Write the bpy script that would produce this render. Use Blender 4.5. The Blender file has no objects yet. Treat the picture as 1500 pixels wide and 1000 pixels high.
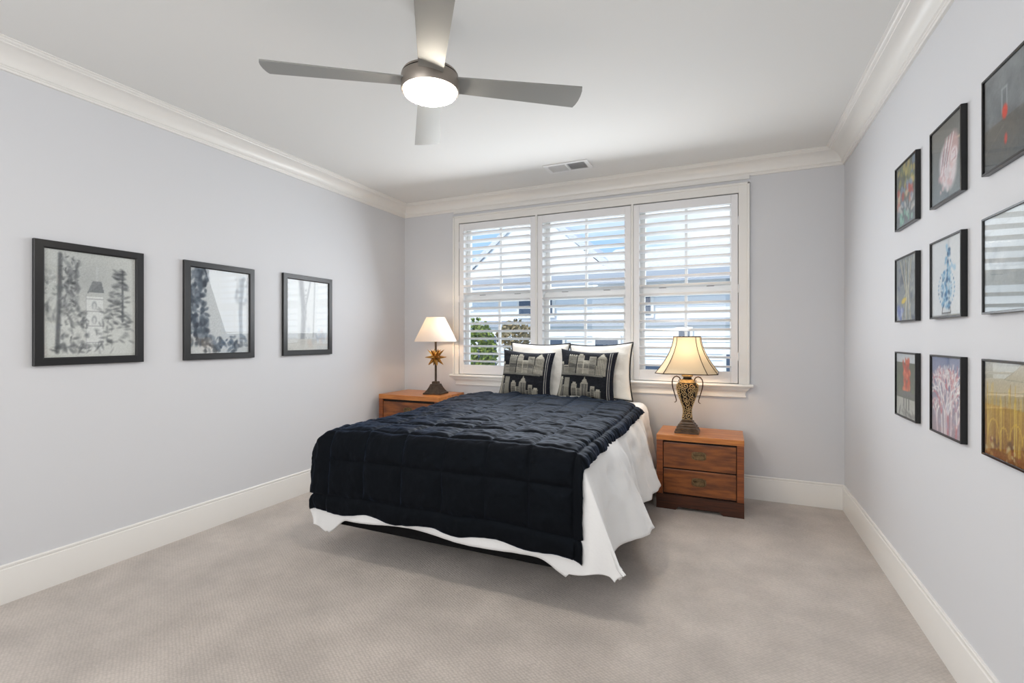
import bpy, bmesh, math, random
import numpy as np
from mathutils import Vector, Matrix, noise
R = math.radians
scene = bpy.context.scene
col = scene.collection

# ------------------------------------------------------------------ camera, world, sun, exposure
XL, XR, YB, YF, ZC = -3.265, 0.806, 4.395, -1.35, 2.741      # left / right / back / front walls, ceiling
cam = bpy.data.cameras.new('camera')
cam.sensor_width = 36.0
cam.lens = 709.1 / 1500 * 36.0
cam.shift_y = (494.3 - 500) / 1500.0
cam.clip_start = 0.02
cam_o = bpy.data.objects.new('camera', cam)
col.objects.link(cam_o)
cam_o.location = (0, 0, 1.31)
cam_o.rotation_euler = (R(90), 0, 0.4206)
scene.camera = cam_o

vs = scene.view_settings
vs.view_transform = 'Standard'
vs.look = 'None'
vs.gamma = 1.0
vs.use_curve_mapping = False
vs.exposure = 0.07


def lin(r, g, b):
    f = lambda c: c / 12.92 if c <= 0.04045 else ((c + 0.055) / 1.055) ** 2.4
    return (f(r / 255), f(g / 255), f(b / 255), 1.0)


world = bpy.data.worlds.new('sky')
scene.world = world
world.use_nodes = True
wn = world.node_tree
wn.nodes.clear()
w_out = wn.nodes.new('ShaderNodeOutputWorld')
w_bg = wn.nodes.new('ShaderNodeBackground')
w_tc = wn.nodes.new('ShaderNodeTexCoord')
w_map = wn.nodes.new('ShaderNodeMapping')
w_map.inputs['Scale'].default_value = (1.0, 1.0, 2.4)
w_no = wn.nodes.new('ShaderNodeTexNoise')
w_no.inputs['Scale'].default_value = 3.2
w_no.inputs['Detail'].default_value = 5
w_cr = wn.nodes.new('ShaderNodeValToRGB')
w_cr.color_ramp.elements[0].position = 0.44
w_cr.color_ramp.elements[0].color = (0.38, 0.60, 0.93, 1)
w_cr.color_ramp.elements[1].position = 0.66
w_cr.color_ramp.elements[1].color = (0.95, 0.97, 1.0, 1)
wn.links.new(w_tc.outputs['Generated'], w_map.inputs['Vector'])
wn.links.new(w_map.outputs['Vector'], w_no.inputs['Vector'])
wn.links.new(w_no.outputs['Fac'], w_cr.inputs['Fac'])
wn.links.new(w_cr.outputs['Color'], w_bg.inputs['Color'])
w_bg.inputs['Strength'].default_value = 1.2
wn.links.new(w_bg.outputs['Background'], w_out.inputs['Surface'])

sun = bpy.data.lights.new('sun', 'SUN')
sun.energy = 3.2
sun.angle = R(1.0)
sun.color = (1.0, 0.95, 0.88)
sun_o = bpy.data.objects.new('sun', sun)
col.objects.link(sun_o)
sun_o.rotation_euler = (R(48), 0, R(-28))


def area(name, loc, rot, sx, sy, power, color):
    l = bpy.data.lights.new(name, 'AREA')
    l.shape = 'RECTANGLE'
    l.size, l.size_y = sx, sy
    l.energy = power
    l.color = color
    o = bpy.data.objects.new(name, l)
    col.objects.link(o)
    o.location = loc
    o.rotation_euler = rot
    return o


# stand-in lamp for sky light outside the window, and two added fill lamps
area('window_daylight', (-1.245, 4.85, 2.20), (R(-76), 0, 0), 3.2, 2.0, 36, (0.93, 0.965, 1.0))
area('window_fill', (-1.40, 4.17, 1.80), (R(-72), 0, R(4)), 2.2, 0.92, 39, (0.94, 0.97, 1.0))  # added fill lamp hung inside the shutters to brighten the room
area('front_fill', (-1.35, -1.2, 1.8), (R(90), 0, R(-4)), 2.6, 1.4, 47, (1.0, 0.99, 0.98))  # added fill lamp before the closed front wall, no hall opens there

# ------------------------------------------------------------------ materials
MATS = {}


def mat(name, color=(0.8, 0.8, 0.8, 1), rough=0.5, metal=0.0, spec=0.5, noise_amt=0.0, noise_scale=8.0, stretch=(1, 1, 1),
        bump=0.0, bump_scale=200.0, bump_dist=0.002, sheen=0.0, emit=None, emit_s=0.0, coat=0.0, color2=None):
    if name in MATS:
        return MATS[name]
    m = bpy.data.materials.new(name)
    MATS[name] = m
    m.use_nodes = True
    nt = m.node_tree
    p = nt.nodes['Principled BSDF']
    p.inputs['Base Color'].default_value = color
    p.inputs['Roughness'].default_value = rough
    p.inputs['Metallic'].default_value = metal
    p.inputs['Specular IOR Level'].default_value = spec
    p.inputs['Coat Weight'].default_value = coat
    if sheen:
        p.inputs['Sheen Weight'].default_value = sheen
        p.inputs['Sheen Roughness'].default_value = 0.4
        if 'satin' in name:
            p.inputs['Specular Tint'].default_value = (0.40, 0.66, 1.0, 1)
            p.inputs['Sheen Tint'].default_value = (0.13, 0.40, 1.0, 1)  # blue of the reflected sky put into the quilt's sheen and specular colour
    if emit:
        p.inputs['Emission Color'].default_value = emit
        p.inputs['Emission Strength'].default_value = emit_s
    tc = nt.nodes.new('ShaderNodeTexCoord')
    if noise_amt or color2:
        mp = nt.nodes.new('ShaderNodeMapping')
        mp.inputs['Scale'].default_value = stretch
        nt.links.new(tc.outputs['Object'], mp.inputs['Vector'])
        n = nt.nodes.new('ShaderNodeTexNoise')
        n.inputs['Scale'].default_value = noise_scale
        n.inputs['Detail'].default_value = 6
        nt.links.new(mp.outputs['Vector'], n.inputs['Vector'])
        cr = nt.nodes.new('ShaderNodeValToRGB')
        c2 = color2 or tuple(max(0, c * (1 - noise_amt)) for c in color[:3]) + (1,)
        cr.color_ramp.elements[0].position = 0.34
        cr.color_ramp.elements[0].color = c2
        cr.color_ramp.elements[1].position = 0.66
        cr.color_ramp.elements[1].color = color
        nt.links.new(n.outputs['Fac'], cr.inputs['Fac'])
        nt.links.new(cr.outputs['Color'], p.inputs['Base Color'])
    if bump:
        n2 = nt.nodes.new('ShaderNodeTexNoise')
        n2.inputs['Scale'].default_value = bump_scale
        n2.inputs['Detail'].default_value = 3
        nt.links.new(tc.outputs['Object'], n2.inputs['Vector'])
        b = nt.nodes.new('ShaderNodeBump')
        b.inputs['Strength'].default_value = bump
        b.inputs['Distance'].default_value = bump_dist
        nt.links.new(n2.outputs['Fac'], b.inputs['Height'])
        nt.links.new(b.outputs['Normal'], p.inputs['Normal'])
    return m


M_wall = mat('wall_paint', lin(216, 217, 220), 0.75, spec=0.25, bump=0.06, bump_scale=260)
M_ceil = mat('ceiling_paint', lin(230, 230, 228), 0.85, spec=0.2, bump=0.04, bump_scale=260)
M_trim = mat('trim_paint', lin(236, 234, 230), 0.28, spec=0.5)
M_shut = mat('shutter_paint', lin(238, 237, 238), 0.35, spec=0.5)
M_black = mat('black_frame_paint', lin(24, 24, 26), 0.35, spec=0.5)
M_bframe = mat('black_frame_lacquer', lin(14, 14, 15), 0.25, spec=0.5)
M_mount = mat('frame_backing', lin(70, 60, 50), 0.8)
M_nickel = mat('brushed_nickel', lin(150, 142, 134), 0.38, metal=0.85, bump=0.05, bump_scale=60)
M_blade = mat('fan_blade_silver', lin(150, 150, 146), 0.42, metal=0.35)
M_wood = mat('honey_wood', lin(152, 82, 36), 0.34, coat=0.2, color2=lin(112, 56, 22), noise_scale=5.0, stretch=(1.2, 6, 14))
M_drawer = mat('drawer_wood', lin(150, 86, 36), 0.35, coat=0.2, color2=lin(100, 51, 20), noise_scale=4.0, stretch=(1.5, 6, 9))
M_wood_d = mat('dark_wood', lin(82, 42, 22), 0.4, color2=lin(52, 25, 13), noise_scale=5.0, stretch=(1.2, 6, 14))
M_top_lit = mat('lit_wood_top', lin(208, 134, 66), 0.32, coat=0.15, color2=lin(176, 102, 46), noise_scale=5.0, stretch=(1.2, 6, 14))  # wood lightened, the light falling on the top is put into its colour
M_gap = mat('dark_gap', lin(26, 16, 10), 0.8)
M_pull = mat('antique_brass', lin(140, 116, 84), 0.4, metal=0.8, noise_amt=0.4, noise_scale=60)
M_bronze = mat('bronze_metal', lin(92, 78, 66), 0.38, metal=0.75, noise_amt=0.35, noise_scale=40)
M_star = mat('gilded_metal', lin(186, 138, 70), 0.32, metal=0.9, noise_amt=0.45, noise_scale=30)
M_urn = mat('dark_urn', lin(26, 18, 12), 0.5, metal=0.4)
M_scroll = mat('antique_gold_scroll', lin(218, 188, 134), 0.4, metal=0.35, noise_amt=0.35, noise_scale=50)
M_handle = mat('dark_bronze_handle', lin(74, 56, 42), 0.4, metal=0.8)
M_white_cl = mat('white_cotton', lin(242, 243, 243), 0.85, spec=0.2, sheen=0.2, bump=0.25, bump_scale=90, bump_dist=0.004)
M_sham = mat('white_sham_cotton', lin(232, 228, 220), 0.85, spec=0.2, sheen=0.2, bump=0.25, bump_scale=60, bump_dist=0.006)
M_piping = mat('black_piping', lin(18, 19, 23), 0.7)
M_quilt = mat('black_satin_cotton', lin(16, 16, 17), 0.6, spec=0.08, sheen=0.085, bump=0.3, bump_scale=70, bump_dist=0.004)
M_box = mat('black_box_fabric', lin(13, 13, 15), 0.9, spec=0.2)
M_matt = mat('mattress_ticking', lin(222, 220, 214), 0.8)
M_leg = mat('black_metal_leg', lin(20, 18, 17), 0.5, metal=0.3)
M_vent = mat('vent_enamel', lin(232, 232, 232), 0.4)
M_ventd = mat('vent_throat', lin(120, 122, 124), 0.7)
M_steel = mat('hinge_metal', lin(196, 194, 190), 0.35, metal=0.5)
M_siding = mat('white_siding', lin(236, 238, 240), 0.7, noise_amt=0.06, noise_scale=3)
M_roof = mat('pale_shingles', lin(222, 224, 228), 0.85, noise_amt=0.25, noise_scale=12, stretch=(1, 3, 3))
M_fascia = mat('grey_fascia', lin(168, 174, 184), 0.6)
M_wglass = mat('far_window_glass', lin(70, 84, 104), 0.15, spec=0.6)
M_lawn = mat('lawn', lin(108, 124, 92), 0.95, noise_amt=0.3, noise_scale=2)
M_leaf = mat('bright_leaves', lin(150, 164, 66), 0.6, color2=lin(60, 86, 44), noise_scale=9)
M_leaf2 = mat('autumn_leaves', lin(170, 150, 110), 0.6, color2=lin(98, 92, 66), noise_scale=9)
M_bark = mat('bark', lin(90, 74, 60), 0.9)


def glass_mat(name, tint=(1, 1, 1, 1), ior=1.5):
    m = bpy.data.materials.new(name)
    m.use_nodes = True
    nt = m.node_tree
    nt.nodes.clear()
    o = nt.nodes.new('ShaderNodeOutputMaterial')
    t = nt.nodes.new('ShaderNodeBsdfTransparent')
    t.inputs['Color'].default_value = tint
    g = nt.nodes.new('ShaderNodeBsdfGlossy')
    g.inputs['Roughness'].default_value = 0.0
    f = nt.nodes.new('ShaderNodeFresnel')
    f.inputs['IOR'].default_value = ior
    ge = nt.nodes.new('ShaderNodeNewGeometry')      # reflect on the entering face only: a thin sheet
    iv = nt.nodes.new('ShaderNodeMath')
    iv.operation = 'SUBTRACT'
    iv.inputs[0].default_value = 1.0
    mu = nt.nodes.new('ShaderNodeMath')
    mu.operation = 'MULTIPLY'
    x = nt.nodes.new('ShaderNodeMixShader')
    nt.links.new(ge.outputs['Backfacing'], iv.inputs[1])
    nt.links.new(f.outputs[0], mu.inputs[0])
    nt.links.new(iv.outputs[0], mu.inputs[1])
    nt.links.new(mu.outputs[0], x.inputs[0])
    nt.links.new(t.outputs[0], x.inputs[1])
    nt.links.new(g.outputs[0], x.inputs[2])
    nt.links.new(x.outputs[0], o.inputs['Surface'])
    return m


M_glass = glass_mat('clear_window_glass', (0.97, 0.985, 0.99, 1))
M_pglass = glass_mat('picture_glass', (0.98, 0.99, 0.985, 1), 1.55)


def shade_mat(name, color, trans):
    m = bpy.data.materials.new(name)
    m.use_nodes = True
    nt = m.node_tree
    nt.nodes.clear()
    o = nt.nodes.new('ShaderNodeOutputMaterial')
    d = nt.nodes.new('ShaderNodeBsdfDiffuse')
    d.inputs['Color'].default_value = color
    t = nt.nodes.new('ShaderNodeBsdfTranslucent')
    t.inputs['Color'].default_value = trans
    n = nt.nodes.new('ShaderNodeTexNoise')
    n.inputs['Scale'].default_value = 260
    b = nt.nodes.new('ShaderNodeBump')
    b.inputs['Strength'].default_value = 0.15
    b.inputs['Distance'].default_value = 0.001
    nt.links.new(n.outputs['Fac'], b.inputs['Height'])
    nt.links.new(b.outputs['Normal'], d.inputs['Normal'])
    x = nt.nodes.new('ShaderNodeMixShader')
    x.inputs[0].default_value = 0.16
    nt.links.new(d.outputs[0], x.inputs[1])
    nt.links.new(t.outputs[0], x.inputs[2])
    nt.links.new(x.outputs[0], o.inputs['Surface'])
    return m


M_shade_w = shade_mat('white_linen_shade', lin(230, 222, 218), lin(244, 226, 190))
M_shade_c = shade_mat('cream_silk_shade', lin(228, 208, 176), lin(244, 228, 198))


def emission(name, color, s):
    m = bpy.data.materials.new(name)
    m.use_nodes = True
    p = m.node_tree.nodes['Principled BSDF']
    p.inputs['Base Color'].default_value = (0.9, 0.88, 0.84, 1)
    p.inputs['Emission Color'].default_value = color
    p.inputs['Emission Strength'].default_value = s
    return m


M_fanlight = emission('lit_opal_glass', lin(255, 244, 228), 82.0)
M_bulb = emission('lit_bulb', lin(255, 206, 146), 9.0)


def carpet_mat():
    m = bpy.data.materials.new('grey_beige_loop_carpet')
    m.use_nodes = True
    nt = m.node_tree
    p = nt.nodes['Principled BSDF']
    p.inputs['Roughness'].default_value = 0.95
    p.inputs['Specular IOR Level'].default_value = 0.1
    p.inputs['Sheen Weight'].default_value = 0.15
    tc = nt.nodes.new('ShaderNodeTexCoord')
    mp = nt.nodes.new('ShaderNodeMapping')
    mp.inputs['Rotation'].default_value = (0, 0, R(38))
    mp.inputs['Scale'].default_value = (1.0, 1.35, 1.0)
    nt.links.new(tc.outputs['Object'], mp.inputs['Vector'])
    v = nt.nodes.new('ShaderNodeTexVoronoi')
    v.inputs['Scale'].default_value = 62
    v.inputs['Randomness'].default_value = 0.35
    nt.links.new(mp.outputs['Vector'], v.inputs['Vector'])
    n = nt.nodes.new('ShaderNodeTexNoise')      # fibre grain
    n.inputs['Scale'].default_value = 420
    n.inputs['Detail'].default_value = 2
    nt.links.new(tc.outputs['Object'], n.inputs['Vector'])
    big = nt.nodes.new('ShaderNodeTexNoise')    # brushed nap, footprints
    big.inputs['Scale'].default_value = 4.0
    big.inputs['Detail'].default_value = 5
    nt.links.new(tc.outputs['Object'], big.inputs['Vector'])
    cr = nt.nodes.new('ShaderNodeValToRGB')
    cr.color_ramp.elements[0].position = 0.3
    cr.color_ramp.elements[0].color = lin(200, 191, 184)
    cr.color_ramp.elements[1].position = 0.7
    cr.color_ramp.elements[1].color = lin(223, 213, 205)
    nt.links.new(big.outputs['Fac'], cr.inputs['Fac'])
    mr = nt.nodes.new('ShaderNodeMapRange')
    mr.inputs['From Min'].default_value = 0.05
    mr.inputs['From Max'].default_value = 0.75
    mr.inputs['To Min'].default_value = 1.0
    mr.inputs['To Max'].default_value = 0.80
    nt.links.new(v.outputs['Distance'], mr.inputs['Value'])
    mx = nt.nodes.new('ShaderNodeMix')
    mx.data_type = 'RGBA'
    mx.blend_type = 'MULTIPLY'
    mx.inputs[0].default_value = 1.0
    nt.links.new(cr.outputs['Color'], mx.inputs[6])
    nt.links.new(mr.outputs['Result'], mx.inputs[7])
    nt.links.new(mx.outputs[2], p.inputs['Base Color'])
    ad = nt.nodes.new('ShaderNodeMath')
    ad.operation = 'MULTIPLY_ADD'
    ad.inputs[1].default_value = -1.0
    nt.links.new(v.outputs['Distance'], ad.inputs[0])
    nt.links.new(n.outputs['Fac'], ad.inputs[2])
    b = nt.nodes.new('ShaderNodeBump')
    b.inputs['Strength'].default_value = 0.7
    b.inputs['Distance'].default_value = 0.006
    nt.links.new(ad.outputs[0], b.inputs['Height'])
    nt.links.new(b.outputs['Normal'], p.inputs['Normal'])
    return m


M_carpet = carpet_mat()


def paint_mat(name, rough=0.6):
    m = bpy.data.materials.new(name)
    m.use_nodes = True
    nt = m.node_tree
    p = nt.nodes['Principled BSDF']
    p.inputs['Roughness'].default_value = rough
    p.inputs['Specular IOR Level'].default_value = 0.2
    a = nt.nodes.new('ShaderNodeAttribute')
    a.attribute_name = 'paint'
    nt.links.new(a.outputs['Color'], p.inputs['Base Color'])
    return m


M_print = paint_mat('printed_paper', 0.7)
M_woven = paint_mat('woven_skyline_fabric', 0.85)

# ------------------------------------------------------------------ builders


class MB:
    def __init__(self):
        self.bm = bmesh.new()

    def poly_prism(self, pts, vec):
        """closed polygon pts (3-D), extruded along vec"""
        v = Vector(vec)
        a = [self.bm.verts.new(p) for p in pts]
        b = [self.bm.verts.new(Vector(p) + v) for p in pts]
        n = len(pts)
        self.bm.faces.new(a[::-1])
        self.bm.faces.new(b)
        for i in range(n):
            self.bm.faces.new((a[i], a[(i + 1) % n], b[(i + 1) % n], b[i]))
        return self

    def box(self, x0, x1, y0, y1, z0, z1, bevel=0.0, seg=2, M=None):
        bm2 = bmesh.new()
        bmesh.ops.create_cube(bm2, size=1)
        for v in bm2.verts:
            v.co = Vector(((x0 + x1) / 2 + v.co.x * (x1 - x0), (y0 + y1) / 2 + v.co.y * (y1 - y0), (z0 + z1) / 2 + v.co.z * (z1 - z0)))
        if bevel:
            bmesh.ops.bevel(bm2, geom=bm2.edges[:], offset=bevel, segments=seg, affect='EDGES', profile=0.6)
        if M is not None:
            bm2.transform(M)
        self.join(bm2)
        return self

    def join(self, bm2):
        me = bpy.data.meshes.new('t')
        bm2.to_mesh(me)
        bm2.free()
        self.bm.from_mesh(me)
        bpy.data.meshes.remove(me)

    def rings(self, rings, closed=True, cap=True):
        """loft between rings of points"""
        vr = [[self.bm.verts.new(p) for p in r] for r in rings]
        n = len(vr[0])
        for a, b in zip(vr[:-1], vr[1:]):
            for i in range(n if closed else n - 1):
                j = (i + 1) % n
                self.bm.faces.new((a[i], a[j], b[j], b[i]))
        if cap and closed:
            self.bm.faces.new(vr[0][::-1])
            self.bm.faces.new(vr[-1])
        return self

    def lathe(self, prof, n=32, c=(0, 0, 0), cap=True):
        return self.rings([[(c[0] + r * math.cos(2 * math.pi * i / n), c[1] + r * math.sin(2 * math.pi * i / n), c[2] + z) for i in range(n)] for r, z in prof], cap=cap)

    def square_loft(self, prof, c=(0, 0, 0), cut=0.0, cap=True, sub=1):
        """prof: (half_width, z); square rings with cut corners"""
        rr = []
        for h, z in prof:
            k = h * (1 - cut)
            if cut:
                pts = [(h, -k), (h, k), (k, h), (-k, h), (-h, k), (-h, -k), (-k, -h), (k, -h)]
            else:
                pts = [(h, -h), (h, h), (-h, h), (-h, -h)]
            rr.append([(c[0] + x, c[1] + y, c[2] + z) for x, y in pts])
        return self.rings(rr, cap=cap)

    def tube(self, pts, rad, n=8, closed=False):
        pts = [Vector(p) for p in pts]
        rads = rad if isinstance(rad, (list, tuple)) else [rad] * len(pts)
        rings = []
        up = Vector((0, 0, 1))
        prev = None
        for i, p in enumerate(pts):
            if closed:
                t = pts[(i + 1) % len(pts)] - pts[i - 1]
            else:
                t = pts[min(i + 1, len(pts) - 1)] - pts[max(i - 1, 0)]
            t.normalize()
            if prev is None:
                a = t.cross(up if abs(t.z) < 0.9 else Vector((1, 0, 0)))
            else:
                a = prev - t * prev.dot(t)
            a.normalize()
            prev = a
            b = t.cross(a)
            rings.append([p + (a * math.cos(2 * math.pi * k / n) + b * math.sin(2 * math.pi * k / n)) * rads[i] for k in range(n)])
        if closed:
            rings.append(rings[0])
        return self.rings(rings, cap=not closed)

    def grid(self, P, closed_u=False):
        """P[i][j] points"""
        return self.rings(P, closed=closed_u, cap=False)

    def build(self, name, m, parent=None, smooth=False, loc=None, clean=False):
        if clean:
            bmesh.ops.remove_doubles(self.bm, verts=self.bm.verts[:], dist=1e-5)
        bmesh.ops.recalc_face_normals(self.bm, faces=self.bm.faces[:])
        if smooth:
            for f in self.bm.faces:
                f.smooth = True
        me = bpy.data.meshes.new(name)
        self.bm.to_mesh(me)
        self.bm.free()
        if m is not None:
            me.materials.append(m)
        if smooth == 'auto':
            me.set_sharp_from_angle(angle=R(35))
        o = bpy.data.objects.new(name, me)
        col.objects.link(o)
        if parent is not None:
            o.parent = parent
        if loc:
            o.location = loc
        return o


def tag(o, label, cat, group=None):
    o['label'] = label
    o['category'] = cat
    if group:
        o['group'] = group
    return o


def structure(o, label=None):
    o['kind'] = 'structure'
    if label:
        o['label'] = label
    return o


def empty(name, loc, rz=0.0):
    o = bpy.data.objects.new(name, None)
    col.objects.link(o)
    o.location = loc
    o.rotation_euler = (0, 0, rz)
    o.empty_display_size = 0.1
    return o


# ------------------------------------------------------------------ room shell
T = 0.16
WX0, WX1, WZ0, WZ1 = -2.565, 0.075, 0.93, 2.497          # window opening
structure(MB().box(XL - T, XR + T, YF - T, YB + T, -0.25, 0.0).build('floor', M_carpet), 'grey beige loop pile carpet over the whole floor')
structure(MB().box(XL - T, XR + T, YF - T, YB + T, ZC, ZC + 0.2).build('ceiling', M_ceil), 'flat white ceiling')
structure(MB().box(XL - T, XL, YF - T, YB + T, 0, ZC).build('wall_left', M_wall), 'pale grey wall with three black framed drawings')
structure(MB().box(XR, XR + T, YF - T, YB + T, 0, ZC).build('wall_right', M_wall), 'pale grey wall with nine black framed pictures')
structure(MB().box(XL, XR, YF - T, YF, 0, ZC).build('wall_front', M_wall))
wb = MB()
wb.box(XL, WX0, YB, YB + T, 0, ZC).box(WX1, XR, YB, YB + T, 0, ZC)
wb.box(WX0, WX1, YB, YB + T, 0, WZ0).box(WX0, WX1, YB, YB + T, WZ1, ZC)
structure(wb.build('wall_back', M_wall), 'pale grey wall around the shuttered window')


def wall_sweep(name, prof, side, m, label, smooth='auto'):
    """profile (distance from wall, z) along one wall, mitred at both ends"""
    a, b = [], []
    for d, z in prof:
        if side == 'left':
            a.append((XL + d, YF + d, z)); b.append((XL + d, YB - d, z))
        elif side == 'right':
            a.append((XR - d, YF + d, z)); b.append((XR - d, YB - d, z))
        elif side == 'back':
            a.append((XL + d, YB - d, z)); b.append((XR - d, YB - d, z))
        else:
            a.append((XL + d, YF + d, z)); b.append((XR - d, YF + d, z))
    return structure(MB().rings([a, b]).build(name, m, smooth=smooth), label)


zc = 2.626
crown = [(0.0, zc), (0.013, zc), (0.015, zc + 0.004), (0.015, zc + 0.011), (0.019, zc + 0.013), (0.021, zc + 0.018), (0.025, zc + 0.020)]
for i in range(13):
    a = i / 12 * math.pi / 2
    crown.append((0.028 + 0.078 * (1 - math.cos(a)), zc + 0.022 + 0.070 * math.sin(a)))
crown += [(0.110, zc + 0.093), (0.112, zc + 0.098), (0.120, zc + 0.100), (0.126, zc + 0.104), (0.128, zc + 0.108), (0.139, zc + 0.110), (0.139, ZC), (0, ZC)]
base = [(0, 0), (0.015, 0), (0.015, 0.158), (0.0135, 0.163), (0.0135, 0.167), (0.009, 0.170), (0.008, 0.174), (0.011, 0.177), (0.011, 0.186), (0.008, 0.190), (0, 0.190)]
for k, s in enumerate(('left', 'back', 'right', 'front')):
    wall_sweep('trim_%d' % (k + 1), crown, s, M_trim, None if s == 'front' else 'white crown moulding along the %s wall' % s)
    wall_sweep('baseboard_' + s, base, s, M_trim, None if s == 'front' else 'white baseboard along the %s wall' % s)
structure(MB().box(-2.63, 0.155, YB - 0.016, YB, 2.604, zc).build('trim_5', M_trim), 'thin white strip under the crown moulding over the window')

# ------------------------------------------------------------------ window
win = structure(empty('window_1', ((WX0 + WX1) / 2, YB, WZ0)), 'triple window with white casing behind the shutters')


def wpart(mb, name, m, smooth=False):
    o = mb.build(name, m, None, smooth)
    o.parent = win
    o.matrix_parent_inverse = Matrix.Translation(-Vector(win.location))
    return o


cas = MB()   # flat casing with a raised outer back band
CX0, CX1, CZ1 = -2.634, 0.157, 2.575
for x0, x1, b0, b1 in ((CX0, WX0, CX0, CX0 + 0.018), (WX1, CX1, CX1 - 0.018, CX1)):
    cas.box(x0, x1, YB - 0.018, YB, 0.93, CZ1 - 0.006, 0.002)
    cas.box(b0, b1, YB - 0.030, YB, 0.93, CZ1, 0.004)
cas.box(WX0, WX1, YB - 0.018, YB, WZ1, CZ1 - 0.006, 0.002)
cas.box(CX0, CX1, YB - 0.030, YB, CZ1 - 0.018, CZ1, 0.004)
for x in (-1.701, -0.785):
    cas.box(x - 0.010, x + 0.010, YB - 0.02, YB + 0.03, WZ0, WZ1, 0.002)
wpart(cas, 'window_casing', M_trim)
st = MB()
st.poly_prism([(-2.652, YB, 0.905), (-2.652, YB - 0.055, 0.905), (-2.652, YB - 0.066, 0.909), (-2.652, YB - 0.070, 0.917), (-2.652, YB - 0.066, 0.925), (-2.652, YB - 0.055, 0.930), (-2.652, YB + 0.12, 0.930), (-2.652, YB + 0.12, 0.905)], (2.834, 0, 0))
wpart(st, 'window_stool', M_trim)
ap = MB()
pr_ = [(0, 0.818), (0.016, 0.818), (0.019, 0.822), (0.019, 0.828), (0.015, 0.832), (0.013, 0.846), (0.016, 0.862), (0.024, 0.874), (0.034, 0.880), (0.036, 0.884), (0.036, 0.890), (0.044, 0.894), (0.046, 0.905), (0, 0.905)]
ap.rings([[(CX0 + 0.045 - d, YB - d, z) for d, z in pr_], [(CX1 - 0.045 + d, YB - d, z) for d, z in pr_]])
wpart(ap, 'window_apron', M_trim, 'auto')
jb = MB()
jb.box(WX0 - 0.005, WX0 + 0.02, YB + 0.02, YB + T + 0.02, WZ0, WZ1).box(WX1 - 0.02, WX1 + 0.005, YB + 0.02, YB + T + 0.02, WZ0, WZ1)
jb.box(WX0, WX1, YB + 0.02, YB + T + 0.02, WZ1 - 0.02, WZ1 + 0.005).box(WX0, WX1, YB + 0.02, YB + T + 0.04, WZ0 - 0.01, WZ0 + 0.03)
for x in (-1.701, -0.785):
    jb.box(x - 0.05, x + 0.05, YB + 0.05, YB + T + 0.02, WZ0, WZ1)
wpart(jb, 'window_jamb', M_trim)
UNITS = [(-2.545, -1.751), (-1.651, -0.835), (-0.735, 0.055)]
for x0, x1 in UNITS:
    for z0, z1, y in ((0.95, 1.75, YB + 0.085), (1.715, 2.485, YB + 0.120)):
        s = MB()
        s.box(x0, x0 + 0.045, y, y + 0.033, z0, z1).box(x1 - 0.045, x1, y, y + 0.033, z0, z1)
        s.box(x0 + 0.045, x1 - 0.045, y, y + 0.033, z0, z0 + 0.045).box(x0 + 0.045, x1 - 0.045, y, y + 0.033, z1 - 0.045, z1)
        s.box((x0 + x1) / 2 - 0.012, (x0 + x1) / 2 + 0.012, y + 0.006, y + 0.027, z0 + 0.045, z1 - 0.045)
        wpart(s, 'window_sash', M_trim)
        g = MB().box(x0 + 0.04, x1 - 0.04, y + 0.0145, y + 0.0185, z0 + 0.04, z1 - 0.04)
        wpart(g, 'window_pane', M_glass)
    for fx in (0.25, 0.75):
        lk = MB().box(x0 + (x1 - x0) * fx - 0.03, x0 + (x1 - x0) * fx + 0.03, YB + 0.088, YB + 0.115, 1.75, 1.764, 0.004)
        wpart(lk, 'sash_lock', M_bronze)

# ------------------------------------------------------------------ plantation shutters
PAN = [(-2.560, -1.713, 'left', 'white louvred shutter panel behind the star lamp, farthest left of three'),
       (-1.689, -0.797, 'mid', 'white louvred shutter panel behind the bed pillows, middle of three'),
       (-0.773, 0.070, 'right', 'white louvred shutter panel behind the urn lamp, farthest right of three')]
PY = YB + 0.002
for x0, x1, side, lab in PAN:
    sh = tag(empty('plantation_shutter', ((x0 + x1) / 2, PY, WZ0 + 0.004)), lab, 'shutter', 'shutter panels on the triple window')
    w = (x1 - x0) / 2
    H = WZ1 - WZ0 - 0.012
    sw = 0.051
    f = MB()
    f.box(-w, -w + sw, -0.016, 0.016, 0, H, 0.003).box(w - sw, w, -0.016, 0.016, 0, H, 0.003)
    f.box(-w + sw, w - sw, -0.015, 0.015, 0, 0.095, 0.003).box(-w + sw, w - sw, -0.015, 0.015, H - 0.072, H, 0.003)
    f.build('shutter_frame', M_shut, sh)
    n = 18
    z0, z1 = 0.095, H - 0.072
    for i in range(n):
        zc_ = z0 + (i + 0.5) * (z1 - z0) / n
        prof = []
        for k in range(14):
            a = 2 * math.pi * k / 14
            px, pz = 0.0435 * math.cos(a), 0.0055 * math.sin(a)
            t = R(-13)
            prof.append((px * math.cos(t) - pz * math.sin(t), px * math.sin(t) + pz * math.cos(t)))
        lv = MB().rings([[(-w + sw + 0.002, y, z + zc_) for y, z in prof], [(w - sw - 0.002, y, z + zc_) for y, z in prof]])
        lv.build('louver', M_shut, sh, 'auto')
    hx = -w - 0.002 if side != 'right' else w + 0.002
    for hz in (0.22, H / 2, H - 0.22):
        MB().lathe([(0.005, 0), (0.006, 0.002), (0.006, 0.068), (0.005, 0.07)], 10).build('hinge', M_shut, sh, 'auto', (hx, -0.020, hz - 0.035))

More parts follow.
